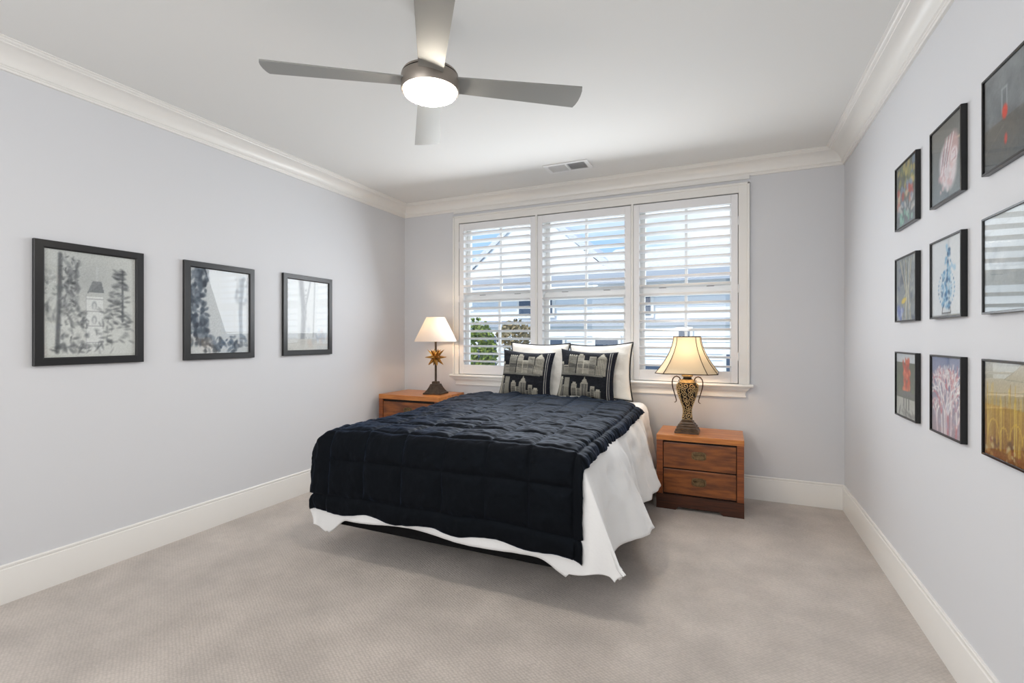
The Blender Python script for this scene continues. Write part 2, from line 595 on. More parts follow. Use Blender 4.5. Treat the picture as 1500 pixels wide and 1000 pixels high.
# ------------------------------------------------------------------ ceiling fan
FX, FY = -1.20, 1.80
fan = tag(empty('ceiling_fan', (FX, FY, ZC)), 'brushed nickel four blade ceiling fan with lit opal disc light', 'ceiling fan')
MB().lathe([(0.0, 0), (0.066, 0), (0.068, -0.01), (0.064, -0.045), (0.045, -0.062), (0.0, -0.064)], 36, cap=False).build('canopy', M_nickel, fan, 'auto')
MB().lathe([(0.013, -0.06), (0.013, -0.262)], 16).build('downrod', M_nickel, fan, 'auto')
MB().lathe([(0.0, -0.255), (0.05, -0.256), (0.098, -0.262), (0.119, -0.270), (0.1235, -0.278), (0.1235, -0.2815)], 48, cap=False).build('motor_cap', M_nickel, fan, 'auto')
MB().lathe([(0.001, -0.2825), (0.117, -0.2825), (0.117, -0.286), (0.1255, -0.287), (0.1265, -0.290), (0.1265, -0.345), (0.1235, -0.350), (0.115, -0.350), (0.115, -0.335)], 48, cap=False).build('motor_housing', M_nickel, fan, 'auto')
MB().lathe([(0.001, -0.341), (0.114, -0.342), (0.115, -0.353), (0.112, -0.361), (0.099, -0.368), (0.07, -0.3725), (0.03, -0.3745), (0.001, -0.375)], 48, cap=False).build('light_diffuser', M_fanlight, fan, True)
for k in range(4):
    ang = R(35 + 90 * k)
    pts_top, N = [], 16
    outline = []
    for i in range(N + 1):
        t = i / N
        x = 0.112 + t * 0.565
        outline.append((x, 0.052 + 0.021 * t))
    right = [(x, -y) for x, y in outline]
    tip = [(0.677, -0.073), (0.684, -0.05), (0.688, -0.015), (0.688, 0.02), (0.684, 0.05), (0.677, 0.073)]
    poly = right + tip[1:-1] + outline[::-1]
    b = MB()
    pitch = Matrix.Rotation(R(-9), 4, 'X')
    rot = Matrix.Rotation(ang, 4, 'Z')
    M = Matrix.Translation((0, 0, -0.312)) @ rot @ pitch
    b.poly_prism([M @ Vector((x, y, 0.0)) for x, y in poly], (0, 0, 0.006))
    b.build('blade', M_blade, fan)

# ------------------------------------------------------------------ ceiling vent
vent = tag(empty('ceiling_vent', (-1.225, 3.885, ZC)), 'white metal air register on the ceiling near the window', 'vent')
vf = MB()
vf.box(-0.19, 0.19, -0.1, -0.075, -0.009, 0, 0.003).box(-0.19, 0.19, 0.075, 0.1, -0.009, 0, 0.003)
vf.box(-0.19, -0.155, -0.075, 0.075, -0.009, 0, 0.003).box(0.155, 0.19, -0.075, 0.075, -0.009, 0, 0.003)
vf.box(-0.008, 0.008, -0.075, 0.075, -0.009, 0, 0.002)
vf.build('register_frame', M_vent, vent)
MB().box(-0.156, 0.156, -0.076, 0.076, -0.0015, 0).build('register_throat', M_ventd, vent)
for sx, tilt in ((-1, 38), (1, -38)):
    s = MB()
    for i in range(11):
        xx = sx * (0.082 + (i - 5) * 0.0132)
        s.box(-0.0012, 0.0012, -0.074, 0.074, -0.005, 0.005, M=Matrix.Translation((xx, 0, -0.006)) @ Matrix.Rotation(R(tilt), 4, 'Y'))
    s.build('louver_bank', M_vent, vent)

# ------------------------------------------------------------------ nightstands


def campaign_pull(parent, loc, M_):
    """recessed campaign pull: oval plate with a bail"""
    p = MB()
    ring = lambda s, y: [((0.052 if abs(math.cos(a)) > 0 else 0) * s * math.copysign(abs(math.cos(a)) ** 0.55, math.cos(a)), y, 0.031 * s * math.copysign(abs(math.sin(a)) ** 0.55, math.sin(a))) for a in [2 * math.pi * i / 28 for i in range(28)]]
    p.rings([ring(1.0, 0), ring(1.0, -0.003), ring(0.95, -0.005), ring(0.82, -0.005), ring(0.78, -0.001)], cap=True)
    pl = p.build('pull_plate', M_, parent, 'auto', loc)
    b = MB().tube([(0.034 * math.cos(a), -0.006 - 0.004 * math.sin(a), 0.006 + 0.017 * math.sin(a)) for a in [math.pi * i / 12 for i in range(13)]], 0.0035, 8)
    b.tube([(-0.036, -0.006, 0.005), (0.036, -0.006, 0.005)], 0.0035, 8)
    b.build('pull_bail', M_, pl, True)
    return pl


def nightstand(name, x0, x1, y0, y1, H, drawers, zb, label, slab=0.042):
    r = tag(empty(name, ((x0 + x1) / 2, (y0 + y1) / 2, 0)), label, 'nightstand', 'wooden nightstands beside the bed')
    w, d = (x1 - x0) / 2, (y1 - y0) / 2
    MB().box(-w, w, -d, d, H - slab, H, 0.004).build('top', M_top_lit, r)
    c = MB()
    c.box(-w + 0.001, -w + 0.048, -d + 0.002, d - 0.002, zb, H - slab, 0.002).box(w - 0.048, w - 0.001, -d + 0.002, d - 0.002, zb, H - slab, 0.002)
    c.box(-w + 0.048, w - 0.048, d - 0.02, d - 0.004, zb, H - slab)
    zs = [zb] + [z for q in drawers for z in q] + [H - slab]
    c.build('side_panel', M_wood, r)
    MB().box(-w + 0.048, w - 0.048, -d + 0.02, d - 0.02, zb, H - slab).build('carcass', M_gap, r)
    for q0, q1 in drawers:
        dr = MB().box(-w + 0.053, w - 0.053, -d + 0.006, -d + 0.03, q0, q1, 0.003).build('drawer', M_drawer, r)
        campaign_pull(dr, (0, -d + 0.006, (q0 + q1) / 2 + 0.01), M_pull)
    e = 0.0
    p = MB()   # dark plinth with a bracket-foot cut-out
    pts = [(-w, 0), (-w + 0.14, 0), (-w + 0.165, 0.024), (w - 0.165, 0.024), (w - 0.14, 0), (w, 0), (w, zb), (-w, zb)]
    p.poly_prism([(x, -d, z) for x, z in pts], (0, 0.02, 0))
    p.box(-w, -w + 0.02, -d + 0.02, d, 0, zb).box(w - 0.02, w, -d + 0.02, d, 0, zb).box(-w + 0.02, w - 0.02, d - 0.02, d, 0.024, zb)
    p.build('plinth', M_wood_d, r)
    return r


nightstand('nightstand', -0.510, 0.104, 3.874, 4.290, 0.565, [(0.122, 0.306), (0.316, 0.508)], 0.112, 'two drawer honey wood nightstand right of the bed, under the urn lamp')
nightstand('nightstand', -3.205, -2.500, 3.889, 4.372, 0.745, [(0.122, 0.30), (0.31, 0.49), (0.50, 0.676)], 0.112, 'taller honey wood nightstand in the corner, under the star lamp', slab=0.046)

# ------------------------------------------------------------------ lamps


def bulb_light(parent, z, power, color):
    l = bpy.data.lights.new('bulb_glow', 'POINT')
    l.energy = power
    l.color = color
    l.shadow_soft_size = 0.03
    o = bpy.data.objects.new('bulb_glow', l)
    col.objects.link(o)
    o.parent = parent
    o.location = (0, 0, z)


L1 = tag(empty('table_lamp', (-2.69, 4.135, 0.745), R(8)), 'bronze table lamp with a gilded spiked star and plain white cone shade', 'lamp')
MB().square_loft([(0.096, 0), (0.096, 0.012), (0.090, 0.018), (0.084, 0.019), (0.080, 0.026), (0.068, 0.042), (0.055, 0.066), (0.045, 0.090), (0.042, 0.100), (0.030, 0.102), (0.029, 0.122), (0.024, 0.126)]).build('lamp_base', M_bronze, L1)
MB().lathe([(0.011, 0.12), (0.011, 0.30), (0.013, 0.31), (0.011, 0.42), (0.011, 0.53)], 16).build('stem', M_bronze, L1, 'auto')
ss = MB()
zst = 0.368
dirs = []
for el, n, off in ((0, 8, 0), (42, 6, 0.3), (-42, 6, 0.0), (74, 3, 0.2), (-74, 3, 0.6)):
    for i in range(n):
        a = 2 * math.pi * (i + off) / n
        dirs.append(Vector((math.cos(R(el)) * math.cos(a), math.cos(R(el)) * math.sin(a), math.sin(R(el)))))
for dv in dirs:
    u = dv.orthogonal().normalized()
    v = dv.cross(u)
    Ln = 0.118 if abs(dv.z) < 0.9 else 0.09
    bs = 0.020
    c0 = Vector((0, 0, zst))
    bp = [c0 + dv * 0.036 + (u * math.cos(q) + v * math.sin(q)) * bs for q in (0.3, 0.3 + math.pi / 2, 0.3 + math.pi, 0.3 + 1.5 * math.pi)]
    vb = [ss.bm.verts.new(p) for p in bp]
    tp = ss.bm.verts.new(c0 + dv * Ln)
    for i in range(4):
        ss.bm.faces.new((vb[i], vb[(i + 1) % 4], tp))
    ss.bm.faces.new(vb[::-1])
ss.lathe([(0.0, -0.045), (0.028, -0.034), (0.044, 0), (0.028, 0.034), (0.0, 0.045)], 12, (0, 0, zst), cap=False)
ss.build('star_ornament', M_star, L1)
MB().lathe([(0.014, 0.52), (0.02, 0.525), (0.02, 0.56), (0.012, 0.57)], 16).build('socket', M_pull, L1, 'auto')
MB().lathe([(0.010, 0.57), (0.014, 0.585), (0.028, 0.615), (0.028, 0.632), (0.016, 0.652), (0.001, 0.656)], 18).build('bulb', M_bulb, L1, True)
sh1 = MB()
so = [(0.211, 0.527), (0.095, 0.767)]
sh1.rings([[(r * math.cos(2 * math.pi * i / 56), r * math.sin(2 * math.pi * i / 56), z) for i in range(56)] for r, z in
           [(0.211, 0.525), (0.2115, 0.531), (0.153, 0.648), (0.0955, 0.763), (0.095, 0.768)]], cap=False)
shade1 = sh1.build('lamp_shade', M_shade_w, L1, True)
hp = MB()
for i in range(3):
    a = 2 * math.pi * i / 3
    hp.tube([(0, 0, 0.745), (0.095 * math.cos(a), 0.095 * math.sin(a), 0.764)], 0.0018, 6)
hp.tube([(0.03, 0, 0.56), (0.045, 0, 0.63), (0.03, 0, 0.71), (0, 0, 0.745), (-0.03, 0, 0.71), (-0.045, 0, 0.63), (-0.03, 0, 0.56), (0, 0, 0.555), (0.03, 0, 0.56)], 0.0018, 6)
hp.build('harp', M_pull, L1, True)
bulb_light(L1, 0.66, 4.0, (1.0, 0.76, 0.50))

L2 = tag(empty('table_lamp', (-0.297, 4.055, 0.565)), 'gold scrollwork urn lamp with two handles and cream bell shade', 'lamp')
MB().square_loft([(0.089, 0), (0.089, 0.016), (0.083, 0.020), (0.083, 0.030), (0.074, 0.036), (0.073, 0.050), (0.062, 0.056), (0.061, 0.066), (0.050, 0.072), (0.048, 0.086), (0.036, 0.094), (0.034, 0.100)]).build('lamp_base', M_bronze, L2)
urn_prof = [(0.036, 0.098), (0.040, 0.104), (0.036, 0.112), (0.033, 0.130), (0.030, 0.160), (0.033, 0.190), (0.043, 0.225), (0.056, 0.260), (0.068, 0.295), (0.077, 0.330), (0.080, 0.355), (0.075, 0.378), (0.060, 0.394), (0.052, 0.398), (0.052, 0.412), (0.034, 0.418), (0.030, 0.434), (0.042, 0.442), (0.040, 0.454), (0.018, 0.460)]
MB().lathe(urn_prof, 40).build('urn_body', M_urn, L2, True)
uf = [p for p in urn_prof if 0.104 <= p[1] <= 0.394]


def urn_r(z):
    for (r0, z0), (r1, z1) in zip(uf[:-1], uf[1:]):
        if z0 <= z <= z1:
            return r0 + (r1 - r0) * (z - z0) / (z1 - z0)
    return uf[0][0] if z < uf[0][1] else uf[-1][0]


rng = random.Random(5)
sc_ = MB()
for row in range(8):
    zc0 = 0.128 + row * 0.0345
    rr = urn_r(zc0)
    cnt = max(5, int(2 * math.pi * rr / 0.047))
    for i in range(cnt):
        th0 = 2 * math.pi * (i + 0.5 * (row % 2)) / cnt + rng.uniform(-.12, .12)
        sgn = 1 if (i + row) % 2 else -1
        ph = rng.uniform(0, 6.28)
        pts = []
        for k in range(22):
            q = k / 21
            a = ph + sgn * q * 9.5
            rad = 0.004 + 0.020 * q
            z = min(0.392, max(0.105, zc0 + rad * math.sin(a)))
            R_ = urn_r(z) + 0.002
            th = th0 + rad * math.cos(a) / max(rr, 0.02)
            pts.append((R_ * math.cos(th), R_ * math.sin(th), z))
        sc_.tube(pts, [0.0024 + 0.0012 * (1 - k / 21) for k in range(22)], 5)
sc_.lathe([(0.034, 0.098), (0.041, 0.104), (0.034, 0.111)], 32, cap=False).lathe([(0.062, 0.392), (0.055, 0.400), (0.054, 0.410), (0.045, 0.416)], 32, cap=False)
sc_.lathe([(0.033, 0.434), (0.044, 0.442), (0.042, 0.454), (0.03, 0.458)], 32, cap=False)
sc_.build('scrollwork', M_scroll, L2, True)
for s in (-1, 1):
    pts = [(0.052, 0.404), (0.055, 0.420), (0.064, 0.432), (0.080, 0.438), (0.097, 0.432), (0.109, 0.416), (0.114, 0.394), (0.113, 0.366), (0.107, 0.336), (0.098, 0.305), (0.089, 0.275), (0.083, 0.252), (0.083, 0.240), (0.090, 0.232), (0.098, 0.230)]
    hd = MB().tube([(s * x, 0, z) for x, z in pts], [0.005, 0.005, 0.0045, 0.0045, 0.0045, 0.0045, 0.0045, 0.0045, 0.0042, 0.004, 0.004, 0.0036, 0.0034, 0.003, 0.0026], 8)
    hd.tube([(s * 0.052, 0, 0.404), (s * 0.058, 0, 0.396), (s * 0.064, 0, 0.404), (s * 0.062, 0, 0.412)], 0.0035, 6)
    hd.build('handle', M_handle, L2, True)
MB().lathe([(0.012, 0.455), (0.012, 0.47), (0.018, 0.474), (0.018, 0.51), (0.012, 0.515)], 16).build('socket', M_pull, L2, 'auto')
MB().lathe([(0.010, 0.515), (0.014, 0.53), (0.028, 0.565), (0.028, 0.582), (0.016, 0.602), (0.001, 0.606)], 18).build('bulb', M_bulb, L2, True)
sprof = []
for i in range(13):
    t = i / 12
    sprof.append((0.224 - 0.128 * (1 - (1 - t) ** 1.75), 0.470 + 0.282 * t))
MB().square_loft(sprof, cut=0.30, cap=False).build('lamp_shade', M_shade_c, L2, 'auto')
pip = MB()


def sq(h, z, cut=0.30):
    k = h * (1 - cut)
    return [(h, -k, z), (h, k, z), (k, h, z), (-k, h, z), (-h, k, z), (-h, -k, z), (-k, -h, z), (k, -h, z)]


for j in range(8):
    pip.tube([Vector(sq(h + 0.001, z)[j]) for h, z in sprof], 0.0028, 6)
pip.tube(sq(sprof[0][0] + 0.001, sprof[0][1]), 0.004, 6, closed=True)
pip.tube(sq(sprof[-1][0] + 0.001, sprof[-1][1]), 0.004, 6, closed=True)
pip.build('shade_piping', M_handle, L2, True)
hp = MB()
hp.tube([(0.03, 0, 0.51), (0.048, 0, 0.60), (0.03, 0, 0.70), (0, 0, 0.735), (-0.03, 0, 0.70), (-0.048, 0, 0.60), (-0.03, 0, 0.51)], 0.0018, 6)
for j in (0, 2, 4, 6):
    hp.tube([(0, 0, 0.735), sq(sprof[-1][0], 0.750)[j]], 0.0018, 6)
hp.build('harp', M_pull, L2, True)
bulb_light(L2, 0.615, 4.6, (1.0, 0.80, 0.56))

# ------------------------------------------------------------------ bed
BX0, BX1, BY0, BY1 = -2.195, -0.700, 2.285, 4.285
bed = tag(empty('bed', ((BX0 + BX1) / 2, (BY0 + BY1) / 2, 0)), 'double bed with black box base and low legs in front of the window', 'bed')
bw, bd = (BX1 - BX0) / 2, (BY1 - BY0) / 2
MB().box(-bw, bw, -bd, bd, 0.160, 0.400, 0.015, 3).build('box_spring', M_box, bed)
MB().box(-bw, bw, -bd + 0.01, bd, 0.402, 0.695, 0.05, 4).build('mattress', M_matt, bed, 'auto')
fr = MB()
for x in (-0.55, 0, 0.55):
    fr.box(x - 0.015, x + 0.015, -bd + 0.25, bd - 0.1, 0.13, 0.16)
for y in (-bd + 0.25, 0, bd - 0.13):
    fr.box(-0.65, 0.65, y, y + 0.03, 0.13, 0.16)
fr.build('bed_frame', M_leg, bed)
for x in (-0.55, 0, 0.55):
    for y in (-bd + 0.40, bd - 0.25):
        MB().lathe([(0.028, 0), (0.028, 0.012), (0.018, 0.014), (0.018, 0.135)], 14).build('leg', M_leg, bed, 'auto', (x, y, 0))


def fbm(x, y, z=0.0, oct=4):
    return noise.fractal(Vector((x, y, z)), 1.0, 2.0, oct)


def smooth(a, b, x):
    t = min(1, max(0, (x - a) / (b - a)))
    return t * t * (3 - 2 * t)


def drape(s, t, xl, xr, yf, r, ztop, fl, fr_, ff, p):
    aL, aR, b = max(0, xl - s), max(0, s - xr), max(0, yf - t)
    Rr = lambda x: r * (1 - math.exp(-x / r))
    x = min(max(s, xl), xr) + Rr(aR) + fr_ * aR - Rr(aL) - fl * aL
    y = max(t, yf) - Rr(b) - ff * b
    a = aL + aR
    D = (a ** p + b ** p) ** (1 / p) if a > 0 or b > 0 else 0.0
    z = ztop - (D - 0.92 * Rr(D))
    return Vector((x, y, z)), a, b, D


def cloth_mesh(name, m, fn, s0, s1, t0, t1, nu, nv, thick, label, cat):
    P = [[fn(s0 + (s1 - s0) * i / nu, t0 + (t1 - t0) * j / nv) for i in range(nu + 1)] for j in range(nv + 1)]
    o = MB().grid(P).build(name, m, None, True)
    me = o.data
    # keep the shell's outside up
    if sum(p.normal.z for p in me.polygons) < 0:
        me.flip_normals()
    so = o.modifiers.new('thickness', 'SOLIDIFY')
    so.thickness = thick
    so.offset = -1
    so.use_rim = True
    tag(o, label, cat)
    return o


def white_fn(s, t):
    hemw = 0.0
    g = lambda c, w: math.exp(-((t - c) / w) ** 2)
    fR = 0.27 - 0.12 * smooth(3.6, 3.9, t) + 0.16 * g(2.82, 0.20) - 0.10 * g(2.46, 0.12) - 0.10 * g(3.30, 0.16) + 0.05 * g(3.75, 0.2) + 0.10 * g(2.05, 0.22)
    fL = 0.10 + 0.10 * g(2.1, 0.2) - 0.08 * smooth(3.3, 3.8, t)
    ff = 0.03 + 0.02 * math.sin(s * 9)
    zt = 0.728 + 0.02 * smooth(3.2, 4.1, t)
    p, a, b, D = drape(s, t, BX0 - 0.005, BX1 + 0.005, BY0 - 0.01, 0.055, zt, fL, fR, ff, 3.2)
    if a > 0 and b > 0 and D > 0.52:        # the hanging corners round off instead of ending in spikes
        p.z += (D - 0.52) * 0.60
    if b > 0 and s < -1.4:                  # slack dips beside the left corner
        p.z -= 0.12 * (1 - smooth(BX0 - 0.05, BX0 + 0.15, s)) * min(1, b / 0.5) ** 2 * (1 if a == 0 else max(0, 1 - a / 0.7))
    if b > 0 and s > -1.4:
        p.z -= 0.065 * smooth(BX1 - 0.16, BX1 + 0.02, s) * min(1, b / 0.5) ** 2 * (1 if a == 0 else max(0, 1 - a / 0.5))
    k = min(1, D / 0.25)
    n1 = fbm(s * 4.2, t * 4.2, 1.7) * 0.012
    n2 = fbm(s * 16, t * 16, 4.2) * 0.004
    if a > 0:
        # soft vertical gathers and tuft dimples on the sides
        gth = 0.015 * math.sin(t * 26 + 3 * fbm(t * 3, s, 2)) * min(1, a / 0.2) * (0.4 + 0.6 * smooth(2.5, 3.2, t))
        td = 0.0
        for (ct, ca) in ((2.62, .22), (3.0, .12), (3.0, .34), (3.38, .22), (3.76, .12), (3.76, .34)):
            q = ((t - ct) / 0.05) ** 2 + ((a - ca) / 0.05) ** 2
            td -= 0.030 * math.exp(-q)
        fl_ = max(0, 1 - b / 0.12)
        d = (gth + td + n2) * fl_ + n1 * (0.15 + 0.85 * fl_)
        p.x += (d if s > -1.4 else -d) * k
    if b > 0:
        p.y -= (n1 * 0.5 + n2) * min(1, b / 0.1) * (0.6 if a == 0 else 0.6 * max(0, 1 - a / 0.1))
        if a == 0:
            p.z += 0.010 * math.sin(s * 7.3 + 1.0) * min(1, b / 0.4) - 0.02 * smooth(-1.2, -0.75, s) * min(1, b / 0.4)
    if a > 0 and b == 0:
        p.z += (0.035 * math.sin(t * 5.1 + 0.6) + 0.03 * fbm(t * 2, 0, 7)) * (a / 0.58) ** 2
    p.z += 0 if D > 0 else n1 * 0.6
    return p


cloth_mesh('comforter', M_white_cl, white_fn, BX0 - 0.50, BX1 + 0.585, BY0 - 0.01 - 0.535, 4.27, 170, 170, 0.016,
           'white quilted comforter spread over the bed, hanging below the black quilt', 'comforter')

QS = [-2.187, -1.925, -1.663, -1.40, -1.14, -0.90, -0.665]      # seams along the bed
QT = [BY0 - 0.452, BY0 - 0.232, BY0 - 0.010, 2.52, 2.77, 3.02, 3.27, 3.52, 3.77]


def quilt_fn(s, t):
    zt = 0.765 + 0.032 * smooth(3.2, 3.95, t) + 0.012 * smooth(0, 1, (s + 1.2) / 0.6) * 0 + 0.008 * math.sin(s * 2.2 + t * 1.3)
    zt -= 0.035 * max(0, abs(s + 1.445) - 0.45)
    p, a, b, D = drape(s, t, BX0 + 0.01, BX1 - 0.01, BY0 + 0.01, 0.088, zt, 0.30, 0.12, 0.03, 4.0)
    ds = min(abs(s - q) for q in QS)
    dt = min(abs(t - q) for q in QT)
    if s > QS[-1] or s < QS[0]:
        dt = 1.0 if t > QT[0] else dt
    if t < QT[0]:
        ds = 1.0 if QS[0] < s < QS[-1] else ds
    dd = min(ds, dt)
    puff = 0.016 * (1 - math.exp(-dd / 0.018))
    edge = min(s - S0q, S1q - s, t - T0q, T1q - t)
    puff += 0.012 * (1 - math.exp(-edge / 0.03)) - 0.012
    front = min(1, b / 0.12)
    wr = (1 - front)
    n = fbm(s * 5 + 0.8 * fbm(s * 3, t * 3, 5), t * 17, 3.1) * 0.0095 * wr + fbm(s * 9, t * 28, 9.1, 3) * 0.003 * wr
    n += fbm(s * 7, t * 7, 1.1) * 0.006 + fbm(s * 15, t * 9, 6.6, 3) * 0.004 * front + fbm(s * 22, t * 22, 2.1, 3) * 0.0018
    if t > 3.7:
        n += 0.010 * smooth(3.75, 3.95, t) * math.sin(s * 21 + 2 * fbm(s * 4, 0, 1))
    d = puff + n
    nz = 1 - min(1, D / 0.16)
    p.z += d * (0.15 + 0.85 * nz) if D < 0.16 else d * 0.15
    if b > 0:
        p.y -= d * min(1, b / 0.10)
        # hem waves
        p.z += (0.010 * math.sin(s * 16 + 0.5) + 0.012 * fbm(s * 3, 0, 3)) * smooth(0.42, 0.55, b)
        p.z -= 0.020 * smooth(-0.95, -0.62, s) * smooth(0.3, 0.55, b)
    if a > 0:
        sg = 1 if s > -1.4 else -1
        p.x += sg * d * min(1, a / 0.08) + sg * 0.010 * fbm(t * 4, 0, 8) * min(1, a / 0.08)
        p.z += 0.005 * math.sin(t * 11 + 2 * fbm(t * 3, 0, 2)) * min(1, a / 0.1) * (1 - front)
    return p


S0q, S1q, T0q, T1q = BX0 + 0.01 - 0.20, BX1 - 0.01 + 0.135, BY0 + 0.01 - 0.560, 3.955
cloth_mesh('quilt', M_quilt, quilt_fn, S0q, S1q, T0q, T1q, 300, 320, 0.020,
           'black box stitched quilt folded over the foot of the bed', 'quilt')

# ------------------------------------------------------------------ little paint kit for prints and woven fabric


class Canvas:
    def __init__(self, w, h, bg):
        self.w, self.h = w, h
        self.a = np.zeros((h, w, 3))
        self.a[:] = bg
        self.X, self.Y = np.meshgrid((np.arange(w) + 0.5) / w, (np.arange(h) + 0.5) / h)   # y up
        self.rs = np.random.RandomState(w * 7 + h)

    def mix(self, m, c):
        self.a += (np.array(c, float) - self.a) * np.clip(m, 0, 1)[..., None]
        return self

    def rect(self, x0, x1, y0, y1, c, al=1.0):
        return self.mix(((self.X >= x0) & (self.X < x1) & (self.Y >= y0) & (self.Y < y1)) * al, c)

    def grad(self, c0, c1, y0=0, y1=1, al=1.0):
        t = np.clip((self.Y - y0) / (y1 - y0), 0, 1)[..., None]
        g = np.array(c0) * (1 - t) + np.array(c1) * t
        m = ((self.Y >= y0) & (self.Y <= y1))[..., None] * al
        self.a += (g - self.a) * m
        return self

    def blob(self, cx, cy, rx, ry, c, al=1.0, soft=0.3, rot=0.0):
        dx, dy = self.X - cx, self.Y - cy
        u = (dx * math.cos(rot) + dy * math.sin(rot)) / rx
        v = (-dx * math.sin(rot) + dy * math.cos(rot)) / ry
        d = np.sqrt(u * u + v * v)
        return self.mix(np.clip((1 - d) / soft, 0, 1) * al, c)

    def line(self, pts, w, c, al=1.0):
        for (x0, y0), (x1, y1) in zip(pts[:-1], pts[1:]):
            dx, dy = x1 - x0, y1 - y0
            L = dx * dx + dy * dy + 1e-9
            t = np.clip(((self.X - x0) * dx + (self.Y - y0) * dy) / L, 0, 1)
            d = np.hypot(self.X - x0 - t * dx, self.Y - y0 - t * dy)
            self.mix(np.clip(1.5 - d / w, 0, 1) * al, c)
        return self

    def tri(self, pts, c, al=1.0):
        (ax, ay), (bx, by), (cx, cy) = pts
        s = lambda px, py, qx, qy: (self.X - qx) * (py - qy) - (px - qx) * (self.Y - qy)
        d1, d2, d3 = s(ax, ay, bx, by), s(bx, by, cx, cy), s(cx, cy, ax, ay)
        neg = (d1 < 0) | (d2 < 0) | (d3 < 0)
        pos = (d1 > 0) | (d2 > 0) | (d3 > 0)
        return self.mix((~(neg & pos)) * al, c)

    def scatter(self, n, x0, x1, y0, y1, r0, r1, cols, al=0.7, soft=0.5, ratio=1.0):
        for i in range(n):
            r = self.rs.uniform(r0, r1)
            self.blob(self.rs.uniform(x0, x1), self.rs.uniform(y0, y1), r, r * ratio * self.rs.uniform(.6, 1.3), cols[self.rs.randint(len(cols))], al, soft, self.rs.uniform(0, 3.1))
        return self

    def grain(self, s):
        self.a = np.clip(self.a + self.rs.normal(0, s, (self.h, self.w, 1)), 0, 255)
        return self

    def linear(self):
        c = np.clip(self.a, 0, 255) / 255
        return np.where(c <= 0.04045, c / 12.92, ((c + 0.055) / 1.055) ** 2.4)

    def sample(self, u, v):
        i = np.clip((np.asarray(v) * self.h).astype(int), 0, self.h - 1)
        j = np.clip((np.asarray(u) * self.w).astype(int), 0, self.w - 1)
        return self.linear()[i, j]


def set_paint(me, rgb):
    at = me.color_attributes.new('paint', 'FLOAT_COLOR', 'POINT')
    buf = np.ones((len(me.vertices), 4), np.float32)
    buf[:, :3] = rgb
    at.data.foreach_set('color', buf.ravel())


def print_mesh(name, cv, origin, du, dv, parent):
    """flat sheet carrying the canvas: origin + u*du + v*dv"""
    w, h = cv.w, cv.h
    us, vs_ = np.meshgrid(np.linspace(0, 1, w), np.linspace(0, 1, h))
    co = np.array(origin)[None] + us.reshape(-1, 1) * np.array(du)[None] + vs_.reshape(-1, 1) * np.array(dv)[None]
    me = bpy.data.meshes.new(name)
    idx = np.arange(w * h).reshape(h, w)
    q = np.stack([idx[:-1, :-1], idx[:-1, 1:], idx[1:, 1:], idx[1:, :-1]], -1).reshape(-1, 4)
    me.from_pydata(co.tolist(), [], q.tolist())
    set_paint(me, cv.linear().reshape(-1, 3))
    me.materials.append(M_print)
    o = bpy.data.objects.new(name, me)
    col.objects.link(o)
    o.parent = parent
    return o


# ---- pillows


def pillow_pt(u, v, w, h, th, side, pinch=0.10, seed=0.0):
    """u, v in -1..1; corner-pinched cushion"""
    e = max(0.0, (1 - abs(u) ** 2.6)) ** 0.5 * max(0.0, (1 - abs(v) ** 2.6)) ** 0.5
    k = 1 - pinch * (1 - abs(v) ** 2) * abs(u) ** 3
    k2 = 1 - pinch * (1 - abs(u) ** 2) * abs(v) ** 3
    x, z = u * w / 2 * k, v * h / 2 * k2
    n = fbm(x * 6 + seed, z * 6, seed) * 0.013 * e + fbm(x * 5 + z * 14 + seed, z * 9 - x * 3, seed + 2) * 0.006 * e + fbm(x * 18 + seed, z * 18, seed + 4) * 0.003 * e
    return Vector((x, side * (th / 2 * e + n), z))


def pillow(name, w, h, th, m, parent, seed, N=40, canvas=None):
    bm_ = MB()
    V = {}
    for side in (-1, 1):
        for j in range(N + 1):
            for i in range(N + 1):
                edge = i in (0, N) or j in (0, N)
                key = (0 if edge else side, i, j)
                if key not in V:
                    u, v = 2 * i / N - 1, 2 * j / N - 1
                    V[key] = bm_.bm.verts.new(pillow_pt(u, v, w, h, th, side, seed=seed))
        for j in range(N):
            for i in range(N):
                q = [V[(0 if (a in (0, N) or b in (0, N)) else side, a, b)] for a, b in ((i, j), (i + 1, j), (i + 1, j + 1), (i, j + 1))]
                bm_.bm.faces.new(q if side < 0 else q[::-1])
    if canvas is None:
        return bm_.build(name, m, parent, True)
    bm_.bm.verts.index_update()
    info = [None] * len(bm_.bm.verts)
    for (sd, i, j), vt in V.items():
        info[vt.index] = (sd, i / N, j / N)
    o = bm_.build(name, m, parent, True)
    lin_ = canvas.linear()
    rgb = np.zeros((len(info), 3))
    for n_, (sd, u, v) in enumerate(info):
        rgb[n_] = lin_[min(canvas.h - 1, int(v * canvas.h)), min(canvas.w - 1, int(u * canvas.w))] if sd <= 0 else lin(26, 27, 32)[:3]
    set_paint(o.data, rgb)
    return o


def piping(w, h, m, parent, name='piping', rad=0.006):
    pts = []
    N = 24
    for i in range(N): pts.append((2 * i / N - 1, -1))
    for i in range(N): pts.append((1, 2 * i / N - 1))
    for i in range(N): pts.append((1 - 2 * i / N, 1))
    for i in range(N): pts.append((-1, 1 - 2 * i / N))
    return MB().tube([pillow_pt(u, v, w, h, 0, 1) for u, v in pts], rad, 8, closed=True).build(name, m, parent, True)


